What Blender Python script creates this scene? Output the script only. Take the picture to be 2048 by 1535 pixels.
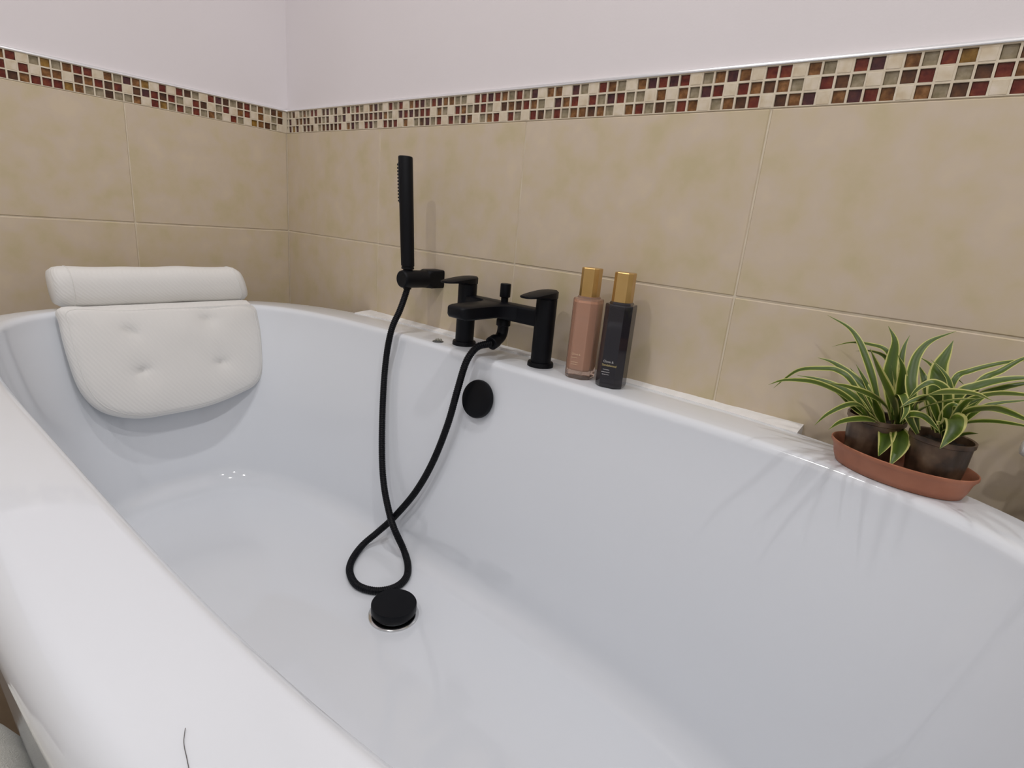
import bpy, bmesh, math, random
from mathutils import Vector, Matrix, noise
random.seed(7)
for o in list(bpy.data.objects): bpy.data.objects.remove(o)
S = bpy.context.scene
COL = S.collection
R = math.radians

# ------------------------------------------------------------------ camera, world, exposure
CAM = Vector((1.45, -0.809, 0.809))
MR = ((0.7654, 0.6374, 0.0885), (-0.2417, 0.1579, 0.9574), (0.5963, -0.7542, 0.2749))   # right, up, back
FPX = 1110.05
cd = bpy.data.cameras.new('camera'); cam = bpy.data.objects.new('camera', cd); COL.objects.link(cam)
m = Matrix((MR[0], MR[1], MR[2])).transposed()
q = m.to_quaternion(); q.normalize()
cam.rotation_mode = 'QUATERNION'; cam.rotation_quaternion = q; cam.location = CAM
cd.sensor_width = 36; cd.sensor_fit = 'HORIZONTAL'; cd.lens = FPX / 2048 * 36; cd.clip_start = .01
S.camera = cam
w = bpy.data.worlds.new('world'); S.world = w; w.use_nodes = True
w.node_tree.nodes['Background'].inputs[0].default_value = (.6, .65, .7, 1)
w.node_tree.nodes['Background'].inputs[1].default_value = .05
S.view_settings.view_transform = 'Standard'; S.view_settings.look = 'None'
S.view_settings.gamma = 1; S.view_settings.use_curve_mapping = False
S.view_settings.exposure = -0.08
CEIL = 2.35
# ceiling downlights: (x, y, watts)
LAMPS = [(0.75, -0.54, 1.75), (1.74, -0.52, 1.9), (0.75, -1.38, 1.95), (1.85, -1.42, 2.2)]
LAMP_COL = (1.0, .98, .975)

# ------------------------------------------------------------------ pixel helpers (2048 x 1535 frame)
def ray(u, v):
    a, b = (u - 1024) / FPX, -(v - 767.5) / FPX
    return Vector([a * MR[0][i] + b * MR[1][i] - MR[2][i] for i in range(3)])
def ony(u, v, y):
    d = ray(u, v); return CAM + d * ((y - CAM.y) / d.y)
def onz(u, v, z):
    d = ray(u, v); return CAM + d * ((z - CAM.z) / d.z)
def onx(u, v, x):
    d = ray(u, v); return CAM + d * ((x - CAM.x) / d.x)

# ------------------------------------------------------------------ materials
def mat(name, col, rough=.5, metal=0, coat=0, spec=.5, trans=0, ior=1.45, sheen=0, sss=0):
    mt = bpy.data.materials.new(name); mt.use_nodes = True
    b = mt.node_tree.nodes['Principled BSDF']
    b.inputs['Base Color'].default_value = (*col, 1); b.inputs['Roughness'].default_value = rough
    b.inputs['Metallic'].default_value = metal; b.inputs['Coat Weight'].default_value = coat
    b.inputs['Coat Roughness'].default_value = .05
    b.inputs['Specular IOR Level'].default_value = spec
    b.inputs['Transmission Weight'].default_value = trans; b.inputs['IOR'].default_value = ior
    b.inputs['Sheen Weight'].default_value = sheen
    if sss:
        b.inputs['Subsurface Weight'].default_value = sss; b.inputs['Subsurface Radius'].default_value = (.01, .006, .004)
    return mt
def nodes(mt):
    nt = mt.node_tree
    return nt, nt.nodes['Principled BSDF'], nt.nodes.new, nt.links.new
def ramp(nt, stops):
    r = nt.nodes.new('ShaderNodeValToRGB')
    e = r.color_ramp.elements
    while len(e) < len(stops): e.new(.5)
    for k, (p, c) in enumerate(stops): e[k].position = p; e[k].color = (*c, 1)
    return r
def noisy(mt, stops, scale=8, detail=4, bump=0, bscale=200, rnd=True, rough=.5, coord='Object'):
    nt, b, N, L = nodes(mt)
    tc = N('ShaderNodeTexCoord'); nz = N('ShaderNodeTexNoise'); nz.inputs['Scale'].default_value = scale
    nz.inputs['Detail'].default_value = detail; nz.inputs['Roughness'].default_value = rough
    src = tc.outputs[coord]
    if rnd:
        oi = N('ShaderNodeObjectInfo'); mu = N('ShaderNodeVectorMath'); mu.operation = 'MULTIPLY_ADD'
        cb = N('ShaderNodeCombineXYZ')
        for k in range(3): L(oi.outputs['Random'], cb.inputs[k])
        mu.inputs[1].default_value = (37, 53, 71)
        L(cb.outputs[0], mu.inputs[0]); L(src, mu.inputs[2]); src = mu.outputs[0]
    L(src, nz.inputs['Vector'])
    r = ramp(nt, stops); L(nz.outputs['Fac'], r.inputs['Fac']); L(r.outputs['Color'], b.inputs['Base Color'])
    if bump:
        n2 = N('ShaderNodeTexNoise'); n2.inputs['Scale'].default_value = bscale; n2.inputs['Detail'].default_value = 3
        L(src, n2.inputs['Vector'])
        bp = N('ShaderNodeBump'); bp.inputs['Strength'].default_value = bump; bp.inputs['Distance'].default_value = .002
        L(n2.outputs['Fac'], bp.inputs['Height']); L(bp.outputs['Normal'], b.inputs['Normal'])
    return mt

M = {}
M['paint'] = noisy(mat('white_paint', (.80, .75, .76), .6), [(.35, (.775, .73, .74)), (.65, (.80, .755, .77))], 2, 3, .05, 300, False)
M['plain'] = mat('plain_white_wall', (.86, .85, .84), .7)
M['ceiling'] = mat('ceiling_paint', (.84, .83, .83), .8)
M['tile'] = noisy(mat('beige_stone_tile', (.45, .37, .27), .38, spec=.4),
                  [(.30, (.56, .475, .30)), (.45, (.60, .50, .35)), (.58, (.61, .51, .395)), (.72, (.64, .535, .395))], 20, 4, .04, 90)
M['grout'] = noisy(mat('cream_grout', (.6, .52, .4), .85), [(.3, (.62, .53, .40)), (.7, (.74, .66, .52))], 25, 4, .2, 400, False)
M['m_S'] = noisy(mat('cream_marble_chip', (.66, .57, .44), .4), [(.3, (.58, .47, .32)), (.5, (.66, .57, .43)), (.7, (.72, .63, .52))], 70, 4)
def glass_tile(n, a, b, c):
    mt = noisy(mat(n, b, .22, coat=.12, spec=.3), [(.3, a), (.5, b), (.72, c)], 110, 3, rough=.55)
    nt, bs, N, L = nodes(mt)
    return mt
M['m_R'] = glass_tile('red_glass_chip', (.085, .012, .007), (.15, .024, .013), (.21, .05, .02))
M['m_M'] = glass_tile('plum_glass_chip', (.045, .014, .018), (.075, .024, .026), (.12, .04, .03))
M['m_D'] = glass_tile('dark_brown_glass_chip', (.05, .022, .012), (.09, .038, .018), (.14, .06, .025))
M['m_B'] = glass_tile('amber_brown_glass_chip', (.10, .038, .011), (.19, .082, .024), (.34, .165, .06))
M['m_O'] = glass_tile('ochre_glass_chip', (.15, .075, .012), (.26, .14, .025), (.38, .22, .06))
M['m_G'] = glass_tile('grey_glass_chip', (.20, .165, .095), (.29, .24, .155), (.38, .32, .23))
M['chrome'] = mat('polished_aluminium', (.88, .88, .89), .3, .85)
M['acrylic'] = mat('white_acrylic', (.775, .805, .85), .07, spec=.5, coat=.3)
M['sealant'] = noisy(mat('white_sealant', (.84, .83, .82), .45), [(.3, (.80, .79, .77)), (.7, (.87, .86, .85))], 60, 3, .2, 150, False)
M['black'] = mat('matt_black_coating', (.0025, .003, .005), .45, spec=.22)
M['hose'] = mat('black_hose', (.0025, .003, .005), .45, spec=.22)
M['rubber'] = mat('black_rubber', (.012, .012, .013), .6)
M['steel'] = mat('chrome_ring', (.6, .6, .6), .15, 1)
M['gold'] = noisy(mat('satin_gold', (.62, .40, .14), .32, .9), [(.3, (.58, .37, .13)), (.7, (.68, .46, .19))], 30, 2)
M['pinkglass'] = mat('pink_glass', (.93, .70, .58), .04, trans=.85, ior=1.4)
M['pinkliquid'] = mat('pink_lotion', (.66, .42, .29), .3, sss=0)
M['darkglass'] = mat('smoked_glass', (.05, .045, .055), .05, trans=.6, ior=1.4, coat=.3)
M['darkliquid'] = mat('dark_liquid', (.014, .012, .015), .2)
M['printgold'] = mat('gold_print', (.62, .50, .20), .5)
M['printwhite'] = mat('pale_print', (.55, .53, .52), .6)
M['printpink'] = mat('pale_gold_print', (.72, .54, .36), .5)
M['terracotta'] = noisy(mat('terracotta_plastic', (.42, .16, .085), .5), [(.3, (.36, .135, .075)), (.6, (.43, .17, .095)), (.8, (.47, .20, .12))], 30, 4, .05, 200, False)
M['pot'] = noisy(mat('brown_nursery_pot', (.10, .06, .04), .35, spec=.5), [(.35, (.04, .024, .015)), (.5, (.10, .06, .036)), (.7, (.19, .125, .075))], 40, 3)
M['soil'] = noisy(mat('dark_soil', (.02, .014, .01), .95), [(.3, (.008, .006, .004)), (.7, (.035, .024, .016))], 300, 4, .8, 500)
M['floor'] = noisy(mat('brown_floor', (.17, .12, .08), .4), [(.3, (.13, .09, .055)), (.7, (.21, .155, .105))], 9, 5, .05, 80, False)
M['enamel'] = mat('white_enamel', (.78, .77, .76), .3)
M['darkwood'] = noisy(mat('dark_wood', (.06, .035, .02), .5), [(.3, (.04, .022, .012)), (.7, (.09, .055, .03))], 20, 4)
M['towel'] = noisy(mat('white_towel', (.74, .73, .66), .95, sheen=.3), [(.3, (.70, .69, .62)), (.7, (.78, .77, .71))], 30, 3, .8, 900, False)
M['clear'] = mat('clear_plastic', (.9, .9, .88), .08, trans=.9, ior=1.45)
M['greychip'] = mat('grey_crystal', (.30, .29, .24), .25)
M['hairm'] = mat('dark_hair', (.05, .04, .035), .5)
M['lampglow'] = bpy.data.materials.new('lamp_glow'); M['lampglow'].use_nodes = True
_b = M['lampglow'].node_tree.nodes['Principled BSDF']
_b.inputs['Emission Color'].default_value = (*LAMP_COL, 1); _b.inputs['Emission Strength'].default_value = 12
# woven pillow mesh: diagonal weave relief
mt = mat('white_air_mesh', (.80, .79, .765), .85, sheen=.25); nt, b, N, L = nodes(mt)
tc = N('ShaderNodeTexCoord'); wv = N('ShaderNodeTexWave'); wv.wave_type = 'BANDS'; wv.bands_direction = 'DIAGONAL'
wv.inputs['Scale'].default_value = 75; wv.inputs['Distortion'].default_value = .6; L(tc.outputs['Object'], wv.inputs['Vector'])
bp = N('ShaderNodeBump'); bp.inputs['Strength'].default_value = .22; bp.inputs['Distance'].default_value = .0012
L(wv.outputs['Fac'], bp.inputs['Height']); L(bp.outputs['Normal'], b.inputs['Normal']); M['airmesh'] = mt
# variegated leaf: cream edges, green middle, u runs across the blade
mt = mat('variegated_leaf', (.1, .2, .03), .38, spec=.5); nt, b, N, L = nodes(mt)
uv = N('ShaderNodeUVMap'); uv.uv_map = 'UVMap'; sx = N('ShaderNodeSeparateXYZ'); L(uv.outputs[0], sx.inputs[0])
a1 = N('ShaderNodeMath'); a1.operation = 'SUBTRACT'; L(sx.outputs[0], a1.inputs[0]); a1.inputs[1].default_value = .5
a2 = N('ShaderNodeMath'); a2.operation = 'ABSOLUTE'; L(a1.outputs[0], a2.inputs[0])
nz = N('ShaderNodeTexNoise'); nz.inputs['Scale'].default_value = 40; L(tc.outputs['Object'] if False else N('ShaderNodeTexCoord').outputs['Object'], nz.inputs['Vector'])
a3 = N('ShaderNodeMath'); a3.operation = 'MULTIPLY_ADD'; L(nz.outputs['Fac'], a3.inputs[0]); a3.inputs[1].default_value = .12; L(a2.outputs[0], a3.inputs[2])
rp = ramp(nt, [(0, (.04, .075, .005)), (.30, (.062, .105, .007)), (.425, (.11, .165, .012)), (.455, (.56, .54, .19))])
L(a3.outputs[0], rp.inputs['Fac']); L(rp.outputs['Color'], b.inputs['Base Color']); M['leaf'] = mt
M['leaf'].use_backface_culling = False

# ------------------------------------------------------------------ mesh helpers
def tag(o, label=None, cat=None, group=None, kind=None):
    if label: o['label'] = label
    if cat: o['category'] = cat
    if group: o['group'] = group
    if kind: o['kind'] = kind
    return o
def empty(name, loc, label, cat, group=None):
    o = bpy.data.objects.new(name, None); COL.objects.link(o); o.location = loc; o.empty_display_size = .02
    return tag(o, label, cat, group)
def wloc(o):
    v = Vector(o.location)
    while o.parent: o = o.parent; v += Vector(o.location)
    return v
def link(name, me, mt, parent=None, smooth=True, auto=None):
    o = bpy.data.objects.new(name, me); COL.objects.link(o)
    if mt and not me.materials: me.materials.append(mt)
    if parent is not None:
        o.parent = parent; me.transform(Matrix.Translation(-wloc(parent)))
    if smooth:
        for p in me.polygons: p.use_smooth = True
        if auto: me.set_sharp_from_angle(angle=R(auto))
    return o
def mesh(name, V, F, mt, parent=None, smooth=True, auto=None):
    me = bpy.data.meshes.new(name); me.from_pydata([tuple(v) for v in V], [], F); me.update()
    bm = bmesh.new(); bm.from_mesh(me); bmesh.ops.remove_doubles(bm, verts=bm.verts, dist=1e-7)
    bmesh.ops.recalc_face_normals(bm, faces=bm.faces); bm.to_mesh(me); bm.free()
    return link(name, me, mt, parent, smooth, auto)
def loft(rings, cap0=True, cap1=True, closed=True):
    V = [p for r in rings for p in r]; n = len(rings[0]); F = []
    for k in range(len(rings) - 1):
        for i in range(n if closed else n - 1):
            j = (i + 1) % n
            F.append((k * n + i, k * n + j, (k + 1) * n + j, (k + 1) * n + i))
    if cap0: F.append(tuple(range(n - 1, -1, -1)))
    if cap1: F.append(tuple(range((len(rings) - 1) * n, len(rings) * n)))
    return V, F
def lathe(c, prof, n=40, ax=None, cap0=True, cap1=True):
    """prof: (radius, height) along axis"""
    c = Vector(c); ax = Vector(ax or (0, 0, 1)).normalized()
    s = ax.orthogonal().normalized(); t = ax.cross(s)
    if abs(ax.z) > .99: s, t = Vector((1, 0, 0)), Vector((0, 1, 0)) * (1 if ax.z > 0 else -1)
    rings = [[c + ax * h + (s * math.cos(2 * math.pi * i / n) + t * math.sin(2 * math.pi * i / n)) * r for i in range(n)] for r, h in prof]
    return loft(rings, cap0, cap1)
def join(*vf):
    V, F = [], []
    for v, f in vf:
        k = len(V); V += list(v); F += [tuple(i + k for i in g) for g in f]
    return V, F
def bbox(x0, x1, y0, y1, z0, z1, b=0, seg=2):
    bm = bmesh.new(); bmesh.ops.create_cube(bm, size=1)
    for v in bm.verts: v.co = Vector(((x0 + x1) / 2 + v.co.x * (x1 - x0), (y0 + y1) / 2 + v.co.y * (y1 - y0), (z0 + z1) / 2 + v.co.z * (z1 - z0)))
    if b: bmesh.ops.bevel(bm, geom=bm.edges[:], offset=b, segments=seg, profile=.5, affect='EDGES')
    bm.verts.index_update()
    V = [v.co.copy() for v in bm.verts]; F = [tuple(v.index for v in f.verts) for f in bm.faces]; bm.free()
    return V, F
def catmull(P, n=8):
    P = [Vector(p) for p in P]; P = [P[0] * 2 - P[1]] + P + [P[-1] * 2 - P[-2]]; out = []
    for k in range(1, len(P) - 2):
        a, b, c, d = P[k - 1:k + 3]
        for i in range(n):
            t = i / n
            out.append(.5 * (2 * b + (c - a) * t + (2 * a - 5 * b + 4 * c - d) * t * t + (3 * b - a - 3 * c + d) * t ** 3))
    out.append(P[-2]); return out
def tube(path, rad, n=12, caps=True):
    P = [Vector(p) for p in path]; rings = []; T0 = (P[1] - P[0]).normalized(); s = T0.orthogonal().normalized()
    for k, p in enumerate(P):
        T = (P[min(k + 1, len(P) - 1)] - P[max(k - 1, 0)]).normalized()
        s = (s - T * s.dot(T)).normalized(); t = T.cross(s)
        r = rad(k / (len(P) - 1)) if callable(rad) else rad
        rings.append([p + (s * math.cos(2 * math.pi * i / n) + t * math.sin(2 * math.pi * i / n)) * r for i in range(n)])
    return loft(rings, caps, caps)
def resample(P, step):
    out = [P[0]]; acc = 0
    for a, b in zip(P[:-1], P[1:]):
        d = (b - a).length; t = step - acc
        while t <= d:
            out.append(a + (b - a) * (t / d)); t += step
        acc = d - (t - step)
    return out
def se(cx, cy, a, b, n, z, N=200, n2=None):
    out = []
    for i in range(N):
        th = 2 * math.pi * i / N; c, s = math.cos(th), math.sin(th); e = n2 if (n2 and s > 0) else n
        # radial form keeps the samples even round the corners
        r = (abs(c) ** e + abs(s) ** e) ** (-1 / e)
        out.append(Vector((cx + a * c * r, cy + b * s * r, z)))
    return out

# ------------------------------------------------------------------ room shell
P = .0167; RIM = .58; ZM = RIM + 25.6 * P
RX, RY = 2.5, -1.95
TOP = ZM + 1.5 * P                      # top of the mosaic band
MB = ZM - 1.5 * P                       # bottom of the mosaic band
ZG = RIM + (25.6 - 16.06) * P           # first horizontal joint
TH = MB - ZG
tag(mesh('floor', *bbox(-.12, RX + .12, RY - .12, .12, -.1, 0), M['floor'], smooth=False), kind='structure')
tag(mesh('ceiling', *bbox(-.12, RX + .12, RY - .12, .12, CEIL, CEIL + .1), M['ceiling'], smooth=False), kind='structure')
wall_back = tag(mesh('wall_back', *bbox(-.12, RX + .12, .008, .12, 0, CEIL), M['paint'], smooth=False), kind='structure')
wall_left = tag(mesh('wall_left', *bbox(-.12, -.008, RY, .008, 0, CEIL), M['paint'], smooth=False), kind='structure')
tag(mesh('wall_right', *bbox(RX, RX + .12, RY, .008, 0, CEIL), M['plain'], smooth=False), kind='structure')
tag(mesh('wall_front', *bbox(-.12, RX + .12, RY - .12, RY, 0, CEIL), M['plain'], smooth=False), kind='structure')
# grout beds behind the tiles
mesh('grout', *bbox(-.008, RX, .0016, .0085, 0, MB), M['grout'], wall_back, False)
mesh('grout', *bbox(-.0085, -.0016, RY, .0016, 0, MB), M['grout'], wall_left, False)

def tile(name, x0, x1, z0, z1, parent, wall):
    g = .0013
    if wall == 'b': V, F = bbox(x0 + g, x1 - g, 0, .006, z0 + g, z1 - g, .0012, 1)
    else: V, F = bbox(-.006, 0, -x1 + g, -x0 - g, z0 + g, z1 - g, .0012, 1)
    o = mesh(name, V, F, M['tile'], parent, False)
rows = [(MB - TH * (k + 1), MB - TH * k) for k in range(4)]
rows.append((0, MB - TH * 4))
xb = [0.0] + [.385 + .4043 * k for k in range(5)] + [RX]
yb = [0.0] + [.359 + .4043 * k for k in range(6)]
for z0, z1 in rows:
    if z1 - z0 < .02: continue
    for a, b_ in zip(xb[:-1], xb[1:]): tile('wall_tile', a + (.0 if a else .0), b_, z0, z1, wall_back, 'b')
    for a, b_ in zip(yb[:-1], yb[1:]): tile('wall_tile', a, min(b_, -RY), z0, z1, wall_left, 'l')

# mosaic band: codes read off the photograph, top / middle / bottom row
RT = 'MGDSGBGRRSDMGDSDRGRGSBMG' 'SRGRSBRMGRMBBGGSR' 'RMRBGRGMSBBSMG' 'SRBGSBMRMRSG' 'BMBSRRSBGSR' 'MSBGROSGD'
RM = 'MMSDBMDSDDGDSMGMSDMDDRDM' 'BGSMRMDRRSBGSRBGD' 'RGSDBDRBGSMBRS' 'RGMRGGSBSBGM' 'RSRBDBGSRDG' 'SGDRSGDRB'
RB = 'SMOMSDMDSGDMDDRSBMGSRMGS' 'RDRSBSGDMGRSRGMBS' 'GBRSRGSRDGRGBB' 'DBGSBRGDGRBS' 'GBDRSDBMSBM' 'RBSBGDRSR'
LT = ('BRSGOGBRRSBGMBO' 'SRSRDGSRMDGDRGBGDB')[::-1]
LM = ('RSRSBBSDBRDRSDM' 'RDRGSRDSGRSBRSBSGD')[::-1]
LB = ('RDBRRROBGGDGGBS' 'ROGRGRGBGSRGSOBDGS')[::-1]
KIND = 'SRBGDMRSBGOR'
def more(s, n): return s + ''.join(random.choice(KIND) for _ in range(n - len(s)))
NB = int(RX / P); NL = int(-RY / P) - 2
RT, RM, RB = more(RT, NB), more(RM, NB), more(RB, NB)
LT, LM, LB = more(LT, NL), more(LM, NL), more(LB, NL)
def chip_mesh(code, wall):
    h = .0072 if code != 'S' else .0079
    d0 = .0028 if code != 'S' else -.0002
    me = bpy.data.meshes.new('chip_' + code + wall)
    V, F = bbox(-h, h, d0, .0075, -h, h, .0008, 1)
    if wall == 'l': V = [Vector((-v.y, v.x, v.z)) for v in V]
    me.from_pydata([tuple(v) for v in V], [], F); me.materials.append(M['m_' + code]); return me
CH = {(c, w_): chip_mesh(c, w_) for c in 'SRMDBOG' for w_ in 'bl'}
def mosaic(rows3, wall, parent, off, limit):
    rest = {}
    for r, row in zip((1, 0, -1), rows3):
        for i, c in enumerate(row):
            s = (i + off) * P
            loc = Vector((s, 0, ZM + r * P)) if wall == 'b' else Vector((0, -s, ZM + r * P))
            if wall == 'b' and i == 0: continue
            if i < limit:
                o = bpy.data.objects.new('mosaic_chip', CH[c, wall]); COL.objects.link(o); o.parent = parent
                o.location = loc; o.scale = (random.uniform(.96, 1.02), 1, random.uniform(.96, 1.02)) if wall == 'b' else (1, random.uniform(.96, 1.02), random.uniform(.96, 1.02))
            else:
                V, F = rest.setdefault(c, ([], [])); me = CH[c, wall]; k = len(V)
                V += [v.co + loc for v in me.vertices]; F += [tuple(j + k for j in p.vertices) for p in me.polygons]
    me = bpy.data.meshes.new('mosaic_chips'); V, F, mi = [], [], []
    for n, (c, (v, f)) in enumerate(rest.items()):
        me.materials.append(M['m_' + c]); k = len(V); V += v; F += [tuple(j + k for j in g) for g in f]; mi += [n] * len(f)
    me.from_pydata([tuple(v) for v in V], [], F); me.polygons.foreach_set('material_index', mi); me.update()
    o = link('mosaic_chips', me, None, parent, False); tag(o, kind='stuff')
mosaic((RT, RM, RB), 'b', wall_back, -.018, 97)
mosaic((LT, LM, LB), 'l', wall_left, .991, 60)
# narrow cut chips in the corner
for r, c in ((1, 'M'), (0, 'M'), (-1, 'S')):
    V, F = bbox(.0012, .0066, .003, .0075, ZM + r * P - .0072, ZM + r * P + .0072, .0006, 1)
    mesh('mosaic_chip', V, F, M['m_' + c], wall_back, False)
# raised grout lattice between the chips
def lattice(n, off, wall, length):
    parts = []
    g = P * .5 - .0071
    def b(s0, s1, z0, z1): parts.append(bbox(s0, s1, .0002, .008, z0, z1) if wall == 'b' else bbox(-.008, -.0002, -s1, -s0, z0, z1))
    for r in (-1.5, -.5, .5, 1.5):
        b(0, length, max(ZM + r * P - g, MB), min(ZM + r * P + g, TOP))
    for i in range(0, n + 1):
        s = (i + off - .5) * P
        for r in (-1, 0, 1):
            z0, z1 = ZM + r * P - P * .5 + g, ZM + r * P + P * .5 - g
            if s < 0: b(0, .0011, z0, z1)
            else: b(s - g, s + g, z0, z1)
    if off > .9:
        for r in (-1, 0, 1): b(0, (off - .5) * P - g, ZM + r * P - P * .5 + g, ZM + r * P + P * .5 - g)
    return join(*parts)
mesh('mosaic_grout', *lattice(NB, -.018, 'b', RX), M['grout'], wall_back, False)
mesh('mosaic_grout', *lattice(NL, .991, 'l', -RY), M['grout'], wall_left, False)
# rounded metal edging over the mosaic
def edging(wall):
    prof = [(.008, 0)] + [(-.0035 + .0085 * (1 - math.sin(t * math.pi / 2)) * 1.0, .0075 * (1 - math.cos(t * math.pi / 2))) for t in [0]]
    prof = [(.0085, .0), (-.0012, .0), (-.0018, .0008)] + [(-.0018 + .0080 * (1 - math.cos(a)), .0012 + .0048 * math.sin(a)) for a in [k * math.pi / 16 for k in range(0, 9)]] + [(.0085, .006)]
    rings = []
    for s in ((0.0 if wall == 'b' else -.0), RX if wall == 'b' else -RY):
        rings.append([Vector((s, y, TOP + z)) if wall == 'b' else Vector((-y, -s, TOP + z)) for y, z in prof])
    return loft(rings)
tag(mesh('trim_1', *edging('b'), M['chrome'], smooth=True, auto=35), kind='structure')
tag(mesh('trim_2', *edging('l'), M['chrome'], smooth=True, auto=35), kind='structure')

# ------------------------------------------------------------------ ceiling downlights
for k, (x, y, wt) in enumerate(LAMPS):
    where = ['over the pillow end of the bath', 'over the plant end of the bath', 'over the floor by the left wall', 'over the floor by the right wall'][k]
    e = empty('ceiling_light', (x, y, CEIL), 'round recessed white ceiling downlight ' + where, 'ceiling light', 'ceiling downlights')
    V, F = lathe((x, y, CEIL), [(.045, 0), (.045, -.006), (.040, -.009), (.032, -.009), (.030, -.004), (.030, 0)], 32, cap0=False, cap1=False)
    mesh('bezel', V, F, M['enamel'], e)
    V, F = lathe((x, y, CEIL - .003), [(.030, 0), (.030, .002)], 32); mesh('lens', V, F, M['lampglow'], e)
    ld = bpy.data.lights.new('downlight', 'SPOT'); ld.energy = wt * 10; ld.color = LAMP_COL
    ld.spot_size = R(150); ld.spot_blend = .6; ld.shadow_soft_size = .028
    lo = bpy.data.objects.new('downlight', ld); COL.objects.link(lo); lo.parent = e; lo.location = (0, 0, -.02)

# ------------------------------------------------------------------ bathtub
BX = .865; YO, YI = -.394, -.3985
tub = empty('bathtub', (BX, -.39, 0), 'white oval acrylic bathtub standing in the tiled corner', 'bathtub')
def inner_b(z):     # half width of the basin at height z
    return .297 - .075 * (.555 - z) / .315
NO, NI = 3.3, 3.8
rings = [se(BX, YO, .58, .28, 3.0, .0), se(BX, YO, .61, .320, 3.0, .0), se(BX, YO, .645, .342, 3.1, .06), se(BX, YO, .695, .363, 3.2, .25),
         se(BX, YO, .740, .3815, NO, .45), se(BX, YO, .762, .3860, NO, .515)]
def rr_(p_):        # edge roll: generous on the room side, tight against the wall
    return .010 + .020 * (.5 - .5 * max(-1, min(1, (p_.y - YO) / .33)))
for k in range(0, 8):
    a = k / 7 * math.pi / 2; ring = []
    for p_ in se(BX, YO, .775, .391, NO, RIM):
        r_ = rr_(p_); o = r_ * (1 - math.cos(a)); d = Vector((p_.x - BX, p_.y - YO, 0)); L_ = d.length
        q_ = p_ - d / L_ * o; q_.z = RIM - r_ * (1 - math.sin(a)); ring.append(q_)
    rings.append(ring)
rings.append(se(BX, YI - .001, .742, .33, 3.5, .58))
for k in range(0, 7):
    a = k / 6 * math.pi / 2; o = .012 * math.sin(a); rings.append(se(BX, YI, .726 - o, .309 - o, NI, .58 - .012 * (1 - math.cos(a))))
for z, t in ((.545, .06), (.50, .18), (.45, .32), (.40, .46), (.35, .60), (.30, .75), (.265, .86), (.235, .94)):
    rings.append(se(BX, YI, .714 - .095 * t, inner_b(z), NI - .3 * t, z))
FZ = .19
a0, b0 = .714 - .095 * .94, inner_b(.235)
for k in range(1, 11):
    a = k / 10 * R(86)
    o = .036 * (1 - math.cos(a)) + .004 * k / 10
    rings.append(se(BX, YI, a0 - o * 1.5, b0 - o, 3.45, .235 - (.235 - FZ - .0015) * math.sin(a) / math.sin(R(86))))
for f_ in (.9, .75, .5, .25): rings.append(se(BX, YI, (a0 - .065) * f_, (b0 - .043) * f_, 3.2, FZ + .0015 * (f_ - .5)))
V, F = loft(rings, True, True)
mesh('shell', V, F, M['acrylic'], tub)
# overflow cover on the far inner wall
oc = ony(962, 798, YI + inner_b(.51)); on = Vector((0, -1, .24)).normalized()
V, F = lathe(oc + on * .0, [(.026, -.004), (.026, .004), (.031, .0045), (.0335, .0065), (.034, .010), (.0325, .0135), (.029, .0148), (.012, .0152)], 56, on)
o = mesh('overflow_cover', V, F, M['black'], tub, auto=40); o['label'] = 'round matt black overflow cover'
# waste: metal ring and raised black plug
pc = onz(788, 1216, FZ + .012)
V, F = lathe((pc.x, pc.y, FZ - .002), [(.040, 0), (.040, .0045), (.037, .006), (.030, .0045), (.030, .001)], 48); mesh('waste_ring', V, F, M['steel'], tub, auto=40)
V, F = lathe((pc.x, pc.y, FZ), [(.018, -.002), (.018, .007), (.0345, .008), (.036, .010), (.036, .0215), (.0352, .0228), (.020, .0232)], 56); o = mesh('plug', V, F, M['black'], tub, auto=40)
o['label'] = 'raised round matt black bath plug'

# sealant bead along the wall
def tub_out_y(x):
    d = abs(x - BX) / .775
    return YO + .391 * (1 - d ** NO) ** (1 / NO) if d < 1 else YO
xs = [.362 + (1.318 - .362) * k / 90 for k in range(91)]; rg = []
for k, x in enumerate(xs):
    n1 = noise.noise((x * 22, 3.1, 0)); f_ = min(-.011 + .002 * n1, tub_out_y(x) - .009 - .002 * n1); h = .0022 + .0008 * noise.noise((x * 35, 9, 1))
    rg.append([Vector((x, .0015, RIM - .012)), Vector((x, .0015, RIM + h + .003)), Vector((x, f_ * .35, RIM + h + .0018)), Vector((x, f_ * .8, RIM + h)), Vector((x, f_, RIM + .001)), Vector((x, f_, RIM - .012))])
tag(mesh('trim_3', *loft(rg), M['sealant'], auto=50), kind='structure')

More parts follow.
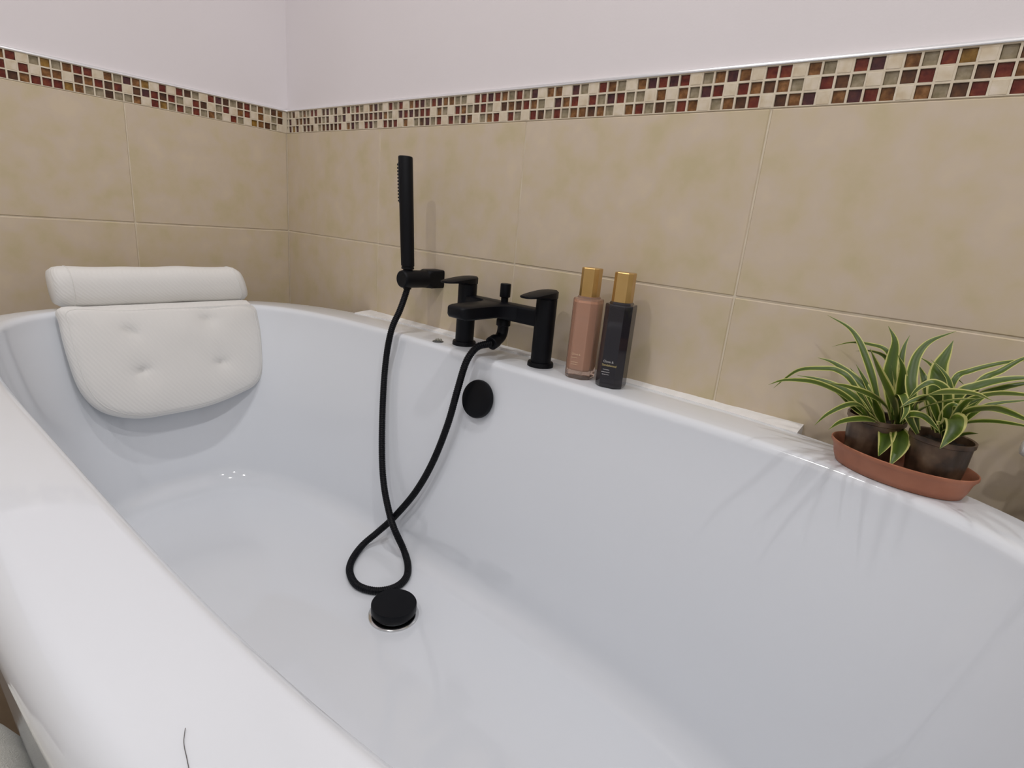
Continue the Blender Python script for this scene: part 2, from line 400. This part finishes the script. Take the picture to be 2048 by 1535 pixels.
# ------------------------------------------------------------------ bath mixer tap
TY = -.050; TX = (.724, .908); TZ = RIM
tap = empty('bath_mixer_tap', (.816, TY, TZ), 'matt black two-lever bath mixer tap on the bath deck', 'tap')
for x in TX:
    V, F = lathe((x, TY, TZ), [(.0225, 0), (.0225, .005), (.0215, .0075), (.0175, .008), (.0175, .1150), (.0171, .1154), (.0171, .1158), (.0175, .1162), (.0175, .1175)], 40)
    p_ = mesh('pillar', V, F, M['black'], tap, auto=40)
    # lever: round cap that runs forward into a thin tapering blade
    rg = []
    prof = [(.0175, .0172), (.012, .0176), (0, .0178), (-.012, .0176), (-.026, .0170), (-.040, .0162), (-.050, .0150), (-.0575, .0128), (-.0618, .009), (-.063, .004)]
    for d, hw in [(.0178, .004), (.0165, .009), (.0125, .0135)] + prof[2:]:
        u = max(0, -d) / .066
        zt = TZ + .1285 + .0025 * math.sin(min(1, (d + .02) / .06) * 1.5) - .004 * u * u + (-.0005)
        zb = TZ + .1155 if d > -.0165 else TZ + .1185 + .0002 * u
        bv = min(.002, (zt - zb) * .35)
        y = TY + d
        rg.append([Vector((x - hw, y, zb + bv)), Vector((x - hw * .8, y, zb)), Vector((x + hw * .8, y, zb)), Vector((x + hw, y, zb + bv)),
                   Vector((x + hw, y, zt - bv)), Vector((x + hw * .75, y, zt)), Vector((x - hw * .75, y, zt)), Vector((x - hw, y, zt - bv))])
    mesh('lever', *loft(rg), M['black'], tap, auto=38)
ZB0, ZB1 = TZ + .067, TZ + .096
mesh('bridge', *bbox(TX[0], TX[1], TY - .0145, TY + .0145, ZB0, ZB1, .004, 3), M['black'], tap, auto=40)
# spout: broad flat blade flaring into the bridge, rounded lip
rg = []
for d, hw, zb, zt in [(.010, .050, .004, .0285), (-.010, .047, .004, .0287), (-.020, .034, .005, .029), (-.032, .0265, .006, .0292), (-.05, .0235, .0065, .0292), (-.08, .0225, .0065, .029),
                      (-.10, .0222, .006, .0287), (-.112, .0215, .0062, .0283), (-.119, .0195, .008, .0275), (-.123, .0165, .011, .0262), (-.1245, .013, .0145, .024)]:
    y = TY + d; x = .816; b_ = .003
    rg.append([Vector((x - hw, y, ZB0 + zb + b_)), Vector((x - hw + b_, y, ZB0 + zb)), Vector((x + hw - b_, y, ZB0 + zb)), Vector((x + hw, y, ZB0 + zb + b_)),
               Vector((x + hw, y, ZB0 + zt - b_ * .7)), Vector((x + hw - b_, y, ZB0 + zt)), Vector((x - hw + b_, y, ZB0 + zt)), Vector((x - hw, y, ZB0 + zt - b_ * .7))])
mesh('spout', *loft(rg), M['black'], tap, auto=40)
V, F = lathe((.816, TY, ZB1 - .002), [(.0065, 0), (.0065, .010), (.0092, .011), (.0095, .012), (.0095, .0335), (.0085, .0345)], 32); mesh('diverter_knob', V, F, M['black'], tap, auto=40)
# shower outlet: nut, drop pipe, elbow and nut towards the hose
OX, OY = .816, TY + .002
e1 = ony(985, 684, -.083)
dirn = (e1 - Vector((OX, OY, TZ + .036))); 
V1 = lathe((OX, OY, ZB0 - .014), [(.0115, 0), (.0128, .001), (.0128, .011), (.0105, .014), (.0105, .016)], 28)
pp = catmull([Vector((OX, OY, ZB0 - .010)), Vector((OX, OY, TZ + .046)), Vector((OX, OY - .003, TZ + .036)), Vector((OX + .001, OY - .011, TZ + .030)), Vector((OX + .002, OY - .022, TZ + .0275))], 6)
V2 = tube(pp, .0100, 24)
ax = Vector((.12, -1, -.28)).normalized(); nc = Vector((OX + .002, OY - .020, TZ + .028))
V3 = lathe(nc, [(.0105, -.002), (.0122, 0), (.0122, .013), (.0108, .0145)], 28, ax)
mesh('hose_outlet', *join(V1, V2, V3), M['black'], tap, auto=40)

# ------------------------------------------------------------------ hand shower, its wall bracket and the hose
HX, HY = .585, -.078
br = empty('shower_bracket', (.597, .0, .69), 'matt black hand shower holder fixed to the tiled wall', 'shower holder')
BZ = .688
rg = []
sq = lambda y, h, rr, xo=.590: [Vector((xo + x, y, BZ + z)) for x, z in
     [(h * (abs(math.cos(t)) ** rr) * (1 if math.cos(t) >= 0 else -1), h * (abs(math.sin(t)) ** rr) * (1 if math.sin(t) >= 0 else -1)) for t in [2 * math.pi * i / 48 for i in range(48)]]]
rg = [sq(-.0003, .0185, .25), sq(-.030, .0185, .25), sq(-.036, .0182, .5), sq(-.043, .0178, .95)]
mesh('wall_mount', *loft(rg), M['black'], br, auto=40)
rg = [sq(-.041, .0172, 1, .594), sq(-.080, .0172, 1, .590), sq(-.092, .0172, 1, .589), sq(-.0955, .0165, 1, .589), sq(-.0972, .0145, 1, .589)]
mesh('cradle', *loft(rg), M['black'], br, auto=40)
hs = empty('hand_shower', (HX, HY, .705), 'slim matt black stick hand shower standing in its wall holder', 'hand shower')
top = ony(811, 312, HY - .002); bot = Vector((HX, HY, .702)); hx_ = (top - bot).normalized(); Lh = (top - bot).length
V, F = lathe(bot, [(.0095, -.018), (.0095, .004), (.0125, .005), (.0125, .008), (.0118, .0085), (.0118, .0105), (.0130, .0112), (.0135, .08), (.0138, Lh - .003), (.0130, Lh - .0008), (.011, Lh), (.004, Lh + .0003)], 36, hx_)
mesh('handle', V, F, M['black'], hs, auto=40)
side = Vector((-.62, -.78, 0)).normalized(); acr = hx_.cross(side).normalized()
mesh('spray_face', *loft([[bot + hx_ * h + side * .0128 + acr * s * .006 + side * dz for s, dz in ((-1, -.002), (-1, .0012), (1, .0012), (1, -.002))] for h in (Lh - .085, Lh - .013)]), M['rubber'], hs, False)
for k in range(12):
    for s in (-1, 1):
        V, F = lathe(bot + hx_ * (Lh - .0165 - k * .0059) + side * .0136 + acr * s * .0034, [(.0016, -.001), (.0015, .0018), (.0009, .0024)], 10, side)
        mesh('nozzle', V, F, M['rubber'], hs)
hp = [(816, 572, -.080), (810, 592, -.086), (800, 620, -.100), (783, 660, -.119), (772, 720, -.127), (766, 800, -.144), (764, 900, -.168), (768, 970, -.186), (780, 1030, -.205), (790, 1060, -.214)]
path = [Vector((HX, HY, .672))] + [ony(*p_) for p_ in hp]
hf = FZ + .0065
path += [onz(u, v, hf + d) for u, v, d in [(808, 1100, .012), (816, 1130, .002), (812, 1155, 0), (790, 1174, 0), (752, 1181, 0), (715, 1170, 0), (700, 1145, 0), (704, 1120, .0), (725, 1090, .004)]]
path += [ony(*p_) for p_ in [(755, 1064, -.213), (786, 1036, -.194), (830, 985, -.178), (865, 925, -.162), (895, 850, -.147), (915, 780, -.136), (930, 730, -.127), (943, 706, -.118), (958, 692, -.104)]]
path += [nc + ax * .013]
hose = empty('shower_hose', path[0], 'ribbed black shower hose looping down onto the bath floor', 'hose')
pts = resample(catmull(path, 16), .0009)
V, F = tube(pts, lambda t: 0.0, 12) if False else (None, None)
def ribbed(pts, r, n=12):
    rings = []; s = (pts[1] - pts[0]).orthogonal().normalized()
    for k, p_ in enumerate(pts):
        T = (pts[min(k + 1, len(pts) - 1)] - pts[max(k - 1, 0)]).normalized(); s = (s - T * s.dot(T)).normalized(); t = T.cross(s)
        rr = r + (.00035 if k % 4 < 2 else -.00035)
        rings.append([p_ + (s * math.cos(2 * math.pi * i / n) + t * math.sin(2 * math.pi * i / n)) * rr for i in range(n)])
    return loft(rings)
mesh('hose_tube', *ribbed(pts, .0062), M['hose'], hose)
V, F = lathe(path[0], [(.0082, -.004), (.0082, .012), (.0095, .013), (.0095, .016)], 24, Vector((.0, .05, 1))); mesh('hose_nut', V, F, M['black'], hose, auto=40)

# ------------------------------------------------------------------ bath pillow
pil = empty('bath_pillow', (.14, -.375, RIM), 'white mesh bath pillow with rolled head rest hung over the bath end', 'pillow')
# head roll lying along the deck (section in x-z, length along y)
Y0, Y1 = -.548, -.197; rg = []; n = 48
ns = 40
for k in range(ns + 1):
    t = k / ns; y = Y0 + (Y1 - Y0) * t
    ed = min(t, 1 - t) * (Y1 - Y0)
    rr = .022
    f_ = 1 if ed > rr else (.80 + .20 * math.sqrt(max(0, 1 - ((rr - ed) / rr) ** 2)))
    sag = .0025 * noise.noise((y * 14, 0, 2))
    ring = []
    for i in range(n):
        a = 2 * math.pi * i / n; c, s_ = math.cos(a), math.sin(a); e_ = 2.5
        r_ = (abs(c) ** e_ + abs(s_) ** e_) ** (-1 / e_)
        px_ = .0345 * c * r_ * f_; pz = (.0385 * s_ * r_) * f_
        skew = .012 * (t - .5) * 0
        ring.append(Vector((.131 + px_ + skew, y - .010 * (pz / .04) * (1 if t > .5 else .2) * (1 if abs(t - .5) > .3 else abs(t - .5) / .3), RIM + .0405 + pz + sag)))
    rg.append(ring)
hr = mesh('head_roll', *loft(rg), M['airmesh'], pil, auto=60)
for k in (3, ns - 2):
    mesh('seam', *tube([p_ for p_ in rg[k]] + [rg[k][0], rg[k][1]], .0012, 6), M['airmesh'], hr)
# back cushion: boxy pad leaning against the inner end wall, four tufts
px = [(128, 615), (230, 616), (320, 613), (410, 611), (500, 609), (518, 640), (527, 690), (528, 738), (512, 768), (480, 786), (440, 803), (400, 815), (340, 827), (285, 835), (235, 830), (195, 812), (165, 775), (143, 715), (127, 650)]
def pl(u, v):       # cushion face: a tilted plane
    n_ = Vector((.96, 0, .28)).normalized(); p0 = Vector((.200, -.37, .58)); d = ray(u, v)
    return CAM + d * ((p0 - CAM).dot(n_) / d.dot(n_))
out = [pl(*p_) for p_ in px]; cen = sum(out, Vector()) / len(out)
no = Vector((.96, 0, .28)).normalized()
loop = []; P2 = out + out[:3]
P2 = [out[-1]] + out + [out[0], out[1]]
for k in range(1, len(P2) - 2):
    a, b_, c, d = P2[k - 1:k + 3]
    for i in range(6):
        t = i / 6; loop.append(.5 * (2 * b_ + (c - a) * t + (2 * a - 5 * b_ + 4 * c - d) * t * t + (3 * b_ - a - 3 * c + d) * t ** 3))
tuft = [pl(260, 662), pl(284, 742), pl(415, 639), pl(440, 725)]
def scaled(f_, off):
    r_ = []
    for p_ in loop:
        w_ = cen + (p_ - cen) * f_
        o_ = off
        for tf in tuft:
            d = (w_ - tf).length; o_ -= (.008 * math.exp(-(d / .008) ** 2) + .004 * math.exp(-(d / .028) ** 2)) * (1 if off > 0 else 0)
        o_ += .002 * noise.noise((w_.y * 16, w_.z * 16, 5)) * (1 if off > 0 else 0)
        r_.append(w_ + no * o_)
    return r_
TK = .036
rg = [scaled(.9, -TK), scaled(.985, -TK + .003), scaled(1.012, -TK * .6), scaled(1.015, -TK * .2), scaled(1.005, -.003), scaled(.99, .0), scaled(.96, .003)]
for f_ in (.93, .90, .87, .845, .82, .79, .76, .70, .64, .58, .52, .46, .40, .34, .28, .22, .16, .10, .05): rg.append(scaled(f_, .003 + .011 * (1 - f_ ** 4) ** .8))
bc = mesh('back_cushion', *loft(rg), M['airmesh'], pil)
mesh('seam', *tube(scaled(.955, .0032) + scaled(.955, .0032)[:2], .0011, 6), M['airmesh'], bc)
# fabric hinge over the bath lip joining roll and pad
rg = []
for k in range(17):
    y = -.53 + .32 * k / 16
    rg.append([Vector((.150, y, RIM + .006)), Vector((.185, y, RIM + .010)), Vector((.203, y, RIM + .004)), Vector((.206, y, RIM - .014)), Vector((.200, y, RIM - .014)), Vector((.180, y, RIM + .004)), Vector((.150, y, RIM + .002))])
mesh('hinge_flap', *loft(rg), M['airmesh'], pil, auto=50)

# ------------------------------------------------------------------ two mist bottles
def octa(h, c, z, cx, cy, phi):
    pts_ = [(-h, -h + c), (-h + c, -h), (h - c, -h), (h, -h + c), (h, h - c), (h - c, h), (-h + c, h), (-h, h - c)]
    return [Vector((cx + x * math.cos(phi) - y * math.sin(phi), cy + x * math.sin(phi) + y * math.cos(phi), z)) for x, y in pts_]
def bottle(cx, cy, phi, glass, liquid, label, name):
    e = empty(name, (cx, cy, RIM), label, 'bottle')
    o8 = lambda h, c, z: octa(h, c, RIM + z, cx, cy, phi)
    V, F = loft([o8(.0185, .0085, 0), o8(.0205, .0092, .001), o8(.0212, .0095, .004), o8(.0212, .0095, .1265), o8(.0205, .0092, .1285), o8(.0165, .0075, .1290), o8(.0155, .007, .1315), o8(.0150, .007, .132)])
    mesh('glass_body', V, F, glass, e, False)
    V, F = loft([o8(.0150, .006, .013), o8(.0178, .0075, .0155), o8(.0184, .008, .020), o8(.0184, .008, .122), o8(.016, .007, .1255)]); mesh('liquid', V, F, liquid, e, False)
    V, F = loft([o8(.0138, .0055, .1305), o8(.0142, .0057, .1315), o8(.0142, .0057, .1745), o8(.0136, .0054, .1755), o8(.012, .005, .1757)]); mesh('cap', V, F, M['gold'], e, False)
    return e
def text_mesh(s, size):
    cu = bpy.data.curves.new('txt', 'FONT'); cu.body = s; cu.size = size; cu.extrude = .00006; cu.align_x = 'LEFT'
    ob = bpy.data.objects.new('txt', cu); COL.objects.link(ob); bpy.context.view_layer.update()
    me = bpy.data.meshes.new_from_object(ob); bpy.data.objects.remove(ob); bpy.data.curves.remove(cu); return me
def put_print(e, me, mt, name, x, z, cx, cy, phi):
    me.materials.clear(); me.materials.append(mt)
    Mx = Matrix.Translation((cx, cy, RIM)) @ Matrix.Rotation(phi, 4, 'Z') @ Matrix.Translation((x, -.0214, z)) @ Matrix.Rotation(R(90), 4, 'X')
    me.transform(Mx); link(name, me, mt, e, False)
def bars(rows_):
    parts = []
    for x0, x1, z in rows_:
        x = x0
        while x < x1:
            w_ = random.uniform(.0012, .003); parts.append(bbox(x, min(x + w_, x1), z, z + .0008, -.00005, .00005)); x += w_ + .0005
    V, F = join(*parts); me = bpy.data.meshes.new('bars'); me.from_pydata([tuple(v) for v in V], [], F); return me
B1 = (.988, -.049, R(12)); B2 = (1.047, -.050, R(12))
e1_ = bottle(*B1, M['pinkglass'], M['pinkliquid'], 'pink lotion-filled glass bottle with a faceted gold cap', 'mist_bottle')
e2_ = bottle(*B2, M['darkglass'], M['darkliquid'], 'black glass bottle with a faceted gold cap and gold print', 'mist_bottle')
put_print(e2_, text_mesh('Clove &', .0050), M['printwhite'], 'printed_line', -.0100, .0400, *B2)
put_print(e2_, text_mesh('Sandalwood', .0047), M['printgold'], 'printed_line', -.0112, .0345, *B2)
put_print(e2_, bars([(-.009, .001, .0285), (-.011, .0025, .0245), (-.0095, .0015, .0208)]), M['printwhite'], 'small_print', 0, 0, *B2)
put_print(e1_, text_mesh('Clove &', .0046), M['printpink'], 'printed_line', -.0100, .0390, *B1)
put_print(e1_, bars([(-.010, .000, .0345), (-.0095, .002, .0270), (-.0095, .0025, .0235)]), M['printpink'], 'small_print', 0, 0, *B1)

# small clear disc with chips on the deck
g0 = onz(876, 683, RIM)
e = empty('suction_cup', (g0.x, g0.y, RIM), 'small clear plastic disc with grey bits on the bath deck', 'trinket')
V, F = lathe(g0, [(.0105, .0), (.0110, .0008), (.0095, .0018), (.006, .0030), (.002, .0036)], 32); mesh('disc', V, F, M['clear'], e)
for k in range(5):
    a = k * 1.3; c = g0 + Vector((.0042 * math.cos(a) + .002, .0042 * math.sin(a), .0030)); 
    V, F = lathe(c, [(.0012, -.001), (.0021, .0006), (.0018, .0026), (.0006, .0034)], 6, Vector((.3 * math.cos(a), .3 * math.sin(a), 1))); mesh('grey_chip', V, F, M['greychip'], e, False)

# ------------------------------------------------------------------ saucer and two spider plants
SC = Vector((1.432, -.092, RIM)); SA, SB, SR = .071, .047, R(-16)
def ell(a, b_, z, N_=64):
    return [Vector((SC.x + a * math.cos(t) * math.cos(SR) - b_ * math.sin(t) * math.sin(SR), SC.y + a * math.cos(t) * math.sin(SR) + b_ * math.sin(t) * math.cos(SR), RIM + z)) for t in [2 * math.pi * i / N_ for i in range(N_)]]
ks = lambda d, z: ell(SA - d, SB - d, z)
V, F = loft([ks(.012, 0), ks(.009, .0008), ks(.006, .008), ks(.0035, .018), ks(.0015, .0215), ks(0, .0235), ks(0, .0262), ks(.0012, .0268), ks(.0022, .0258), ks(.0045, .019), ks(.0075, .008), ks(.011, .0035)])
sc = tag(mesh('plant_saucer', V, F, M['terracotta'], auto=60), 'oval terracotta plant saucer on the bath deck under two plants', 'saucer')
pots = [Vector((1.401, -.081, RIM + .0036)), Vector((1.462, -.102, RIM + .0036))]
labs = ['spider plant in a brown pot, nearer the bottles, arching green and cream leaves', 'spider plant in a brown pot, on the saucer side away from the bottles']
plants = []
for c, lb in zip(pots, labs):
    e = empty('spider_plant', c, lb, 'plant', 'spider plants in the saucer'); plants.append(e)
    N_ = 64; rg = []
    for r, z in [(.021, 0), (.0225, .001), (.026, .030), (.0275, .050), (.0290, .051), (.0292, .0555), (.0282, .056), (.0268, .055), (.0262, .046)]:
        rg.append([c + Vector(((r + (.0006 if (i // 4) % 2 else -.0004) * (z < .05)) * math.cos(2 * math.pi * i / N_), (r + (.0006 if (i // 4) % 2 else -.0004) * (z < .05)) * math.sin(2 * math.pi * i / N_), z)) for i in range(N_)])
    mesh('pot', *loft(rg, True, False), M['pot'], e, auto=40)
    rg = [[c + Vector((r * math.cos(2 * math.pi * i / 32), r * math.sin(2 * math.pi * i / 32), .047 + .003 * noise.noise((r * 300 * math.cos(i), r * 300 * math.sin(i), 3)))) for i in range(32)] for r in (.0266, .02, .013, .006, .001)]
    mesh('soil', *loft(rg, False, True), M['soil'], e)
def leaf(plant, pts_, wid, cup=.25, nrm=None):
    C_ = catmull(pts_, 5); n_ = len(C_); V, F, UV = [], [], []
    tot = sum((b_ - a).length for a, b_ in zip(C_[:-1], C_[1:])); acc = 0
    for k, p_ in enumerate(C_):
        if k: acc += (C_[k] - C_[k - 1]).length
        t = acc / tot
        T = (C_[min(k + 1, n_ - 1)] - C_[max(k - 1, 0)]).normalized()
        tc_ = (CAM - p_).normalized(); nn = (tc_ * .75 + Vector((0, 0, .65)) + (nrm or Vector())).normalized()
        s_ = T.cross(nn)
        s_ = s_.normalized() if s_.length > 1e-4 else Vector((1, 0, 0))
        nn = s_.cross(T).normalized()
        f_ = (.45 + .55 * min(1, t / .35)) if t < .35 else max(.03, (1 - ((t - .35) / .65) ** 1.9))
        h = wid * .5 * f_
        for a, up in ((-1, cup), (-.55, cup * .25), (0, 0), (.55, cup * .25), (1, cup)):
            V.append(p_ + s_ * a * h + nn * up * h); UV.append((a * .5 + .5, t))
    for k in range(n_ - 1):
        for i in range(4): F.append((k * 5 + i, k * 5 + i + 1, k * 5 + 6 + i, k * 5 + 5 + i))
    me = bpy.data.meshes.new('leaf'); me.from_pydata([tuple(v) for v in V], [], F); me.update()
    uvl = me.uv_layers.new(name='UVMap')
    for l in me.loops: uvl.data[l.index].uv = UV[l.vertex_index]
    link('leaf', me, M['leaf'], plant)
def pleaf(pi, px_, wpx, ytip, yb=None, ymid=None):
    """pixels run from tip to base; depth runs from the crown out to the tip"""
    c = pots[pi]; yb = c.y if yb is None else yb
    n_ = len(px_); pts_ = []
    for k, (u, v) in enumerate(reversed(px_)):
        t = k / (n_ - 1); pts_.append(ony(u, v, yb + (ytip - yb) * t))
    leaf(plants[pi], pts_, wpx * .76 / FPX)
LV = [
 (0, [(1655, 630), (1695, 653), (1716, 678), (1731, 713), (1747, 762), (1762, 830)], 13, -.035),
 (0, [(1664, 693), (1701, 685), (1741, 689), (1774, 702), (1792, 745), (1790, 830)], 10, -.04),
 (0, [(1711, 702), (1741, 702), (1771, 715), (1785, 750), (1785, 825)], 10, -.045),
 (0, [(1635, 715), (1662, 723), (1688, 739), (1712, 759), (1734, 781), (1758, 835)], 16, -.06),
 (0, [(1547, 776), (1573, 755), (1602, 739), (1649, 737), (1675, 741), (1703, 762), (1745, 830)], 12, -.07),
 (0, [(1537, 769), (1570, 760), (1622, 763), (1662, 777), (1698, 798), (1750, 845)], 14, -.19),
 (0, [(1593, 750), (1635, 758), (1675, 772), (1714, 797), (1752, 845)], 12, -.09),
 (0, [(1655, 765), (1700, 775), (1745, 793), (1772, 815), (1785, 850)], 17, -.18),
 (0, [(1740, 697), (1755, 737), (1772, 775), (1788, 813), (1796, 850)], 27, -.165),
 (0, [(1777, 652), (1790, 682), (1785, 718), (1780, 755), (1786, 840)], 23, -.06),
 (0, [(1820, 670), (1808, 696), (1800, 740), (1795, 820)], 13, -.05),
 (0, [(1796, 709), (1805, 737), (1803, 778), (1800, 845)], 19, -.09),
 (1, [(1913, 662), (1862, 682), (1836, 709), (1825, 742), (1823, 780), (1835, 860)], 17, -.05),
 (1, [(1907, 681), (1895, 704), (1879, 737), (1875, 780), (1880, 865)], 30, -.07),
 (1, [(1861, 718), (1884, 740), (1899, 764), (1901, 800), (1890, 865)], 9, -.09),
 (1, [(2092, 712), (2048, 720), (1999, 727), (1941, 742), (1909, 760), (1882, 840)], 10, -.05),
 (1, [(2100, 700), (2045, 718), (2002, 742), (1958, 767), (1895, 860)], 12, -.05),
 (1, [(2110, 760), (2048, 756), (1999, 761), (1955, 772), (1920, 788), (1885, 855)], 15, -.08),
 (1, [(2104, 758), (2048, 767), (1999, 778), (1955, 798), (1900, 865)], 13, -.07),
 (1, [(2112, 800), (2048, 790), (1985, 789), (1930, 808), (1890, 868)], 14, -.19),
 (0, [(1985, 801), (1944, 787), (1876, 786), (1840, 803), (1806, 850)], 19, -.20),
 (0, [(1958, 797), (1898, 802), (1848, 817), (1806, 852)], 17, -.21),
 (1, [(2075, 797), (2048, 801), (1999, 806), (1960, 818), (1898, 868)], 8, -.10),
 (1, [(2076, 856), (2048, 838), (2000, 820), (1965, 819), (1930, 828), (1890, 868)], 18, -.18),
 (1, [(2085, 862), (2048, 852), (1985, 843), (1930, 847), (1893, 872)], 10, -.20),
 (0, [(1629, 850), (1657, 827), (1698, 809), (1725, 815), (1750, 850)], 11, -.17),
 (0, [(1657, 859), (1684, 843), (1725, 838), (1753, 845), (1772, 866)], 14, -.19),
 (0, [(1757, 912), (1770, 885), (1776, 862), (1786, 852)], 25, -.136),
 (0, [(1780, 931), (1799, 895), (1799, 868), (1792, 853)], 28, -.138),
 (1, [(1880, 897), (1908, 862), (1910, 838), (1893, 845), (1888, 870)], 29, -.158),
 (1, [(1881, 865), (1867, 850), (1845, 832), (1818, 832), (1835, 868)], 14, -.15, -.12),
 (0, [(1800, 845), (1813, 820), (1805, 790), (1795, 800), (1796, 850)], 15, -.145),
 (0, [(1650, 772), (1681, 789), (1711, 816), (1744, 838), (1765, 860)], 16, -.11),
 (1, [(1957, 867), (1935, 868), (1915, 874), (1898, 880)], 12, -.13),
 (0, [(1700, 735), (1720, 762), (1740, 800), (1765, 850)], 13, -.05),
 (0, [(1712, 728), (1732, 765), (1752, 806), (1770, 850)], 11, -.07),
 (0, [(1745, 790), (1752, 815), (1768, 850)], 18, -.10),
 (1, [(1836, 712), (1860, 728), (1880, 755), (1885, 800), (1885, 860)], 11, -.04),
 (1, [(1838, 730), (1850, 760), (1862, 800), (1870, 860)], 20, -.06),
 (1, [(1930, 770), (1912, 760), (1900, 790), (1890, 865)], 10, -.08),
 (1, [(1815, 800), (1840, 775), (1870, 765), (1895, 790), (1890, 860)], 15, -.12),
 (1, [(1800, 815), (1830, 800), (1860, 800), (1880, 850)], 14, -.13),
 (0, [(1870, 815), (1850, 800), (1825, 812), (1795, 855)], 12, -.07),
 (1, [(1960, 800), (1935, 820), (1915, 845), (1893, 872)], 13, -.10),
 (0, [(1850, 770), (1830, 785), (1812, 810), (1790, 855)], 14, -.05),
 (1, [(1925, 815), (1905, 810), (1893, 830), (1885, 868)], 18, -.11),
]
for t in LV: pleaf(*t)

# ------------------------------------------------------------------ fixture beyond the bath end
rad = empty('radiator', (1.85, -.045, .12), 'white upright fixture on the tiled wall past the plants', 'radiator')
mesh('panel', *bbox(1.551, 2.15, -.075, -.035, .15, .70, .006, 3), M['enamel'], rad, auto=40)
for k in range(12):
    x = 1.58 + k * .0475; mesh('fin', *bbox(x, x + .03, -.081, -.073, .17, .68, .004, 2), M['enamel'], rad, auto=40)
for x in (1.65, 2.05): mesh('wall_hook', *bbox(x, x + .03, -.036, -.001, .55, .60, .002, 1), M['enamel'], rad, False)
V, F = lathe((1.552, -.05, .634), [(.006, 0), (.009, .004), (.0105, .008), (.0105, .020), (.009, .0245), (.005, .026)], 28, Vector((-1, 0, .12))); mesh('valve_cap', V, F, M['enamel'], rad, auto=50)

# ------------------------------------------------------------------ low stool and white towel beside the bath
st = empty('low_stool', (1.03, -.965, 0), 'low dark wooden stool under a white towel beside the bath', 'stool')
mesh('seat', *bbox(.85, 1.21, -1.15, -.790, .27, .30, .006, 2), M['darkwood'], st, auto=40)
for x in (.88, 1.18):
    for y in (-1.12, -.83): mesh('leg', *bbox(x - .017, x + .017, y - .017, y + .017, 0, .2705, .004, 1), M['darkwood'], st, False)
rg = []; tcn = Vector((1.03, -.922, .301))
for k in range(22):
    f_ = k / 21; ring = []
    ph = f_ * math.pi * .5
    for i in range(64):
        a = 2 * math.pi * i / 64; c, s_ = math.cos(a), math.sin(a); r_ = (abs(c) ** 2.8 + abs(s_) ** 2.8) ** (-1 / 2.8)
        fold = .018 * noise.noise((c * 3.2, s_ * 3.2, f_ * 1.5)) + .010 * noise.noise((c * 8, s_ * 8, f_ * 3))
        rr = math.cos(ph) ** .2 if k < 21 else .02
        ring.append(tcn + Vector(((.20 + fold) * c * r_ * rr, (.165 + fold * .2) * s_ * r_ * rr, (.135 + .05 * c) * math.sin(ph) + .02 * noise.noise((c * 2.5 * rr + 4, s_ * 2.5 * rr, 1.7)) * math.sin(ph))))
    rg.append(ring)
tag(mesh('towel', *loft(rg), M['towel']), 'crumpled white towel heaped beside the bath rim', 'towel')

# a stray hair on the near deck
hr_ = [onz(u, v, RIM + .0009) for u, v in ((371, 1455), (368, 1484), (374, 1515), (380, 1545))]
tag(mesh('hair_strand', *tube(catmull(hr_, 6), .00015, 5), M['hairm']), 'single dark hair lying on the bath rim near the towel', 'hair')
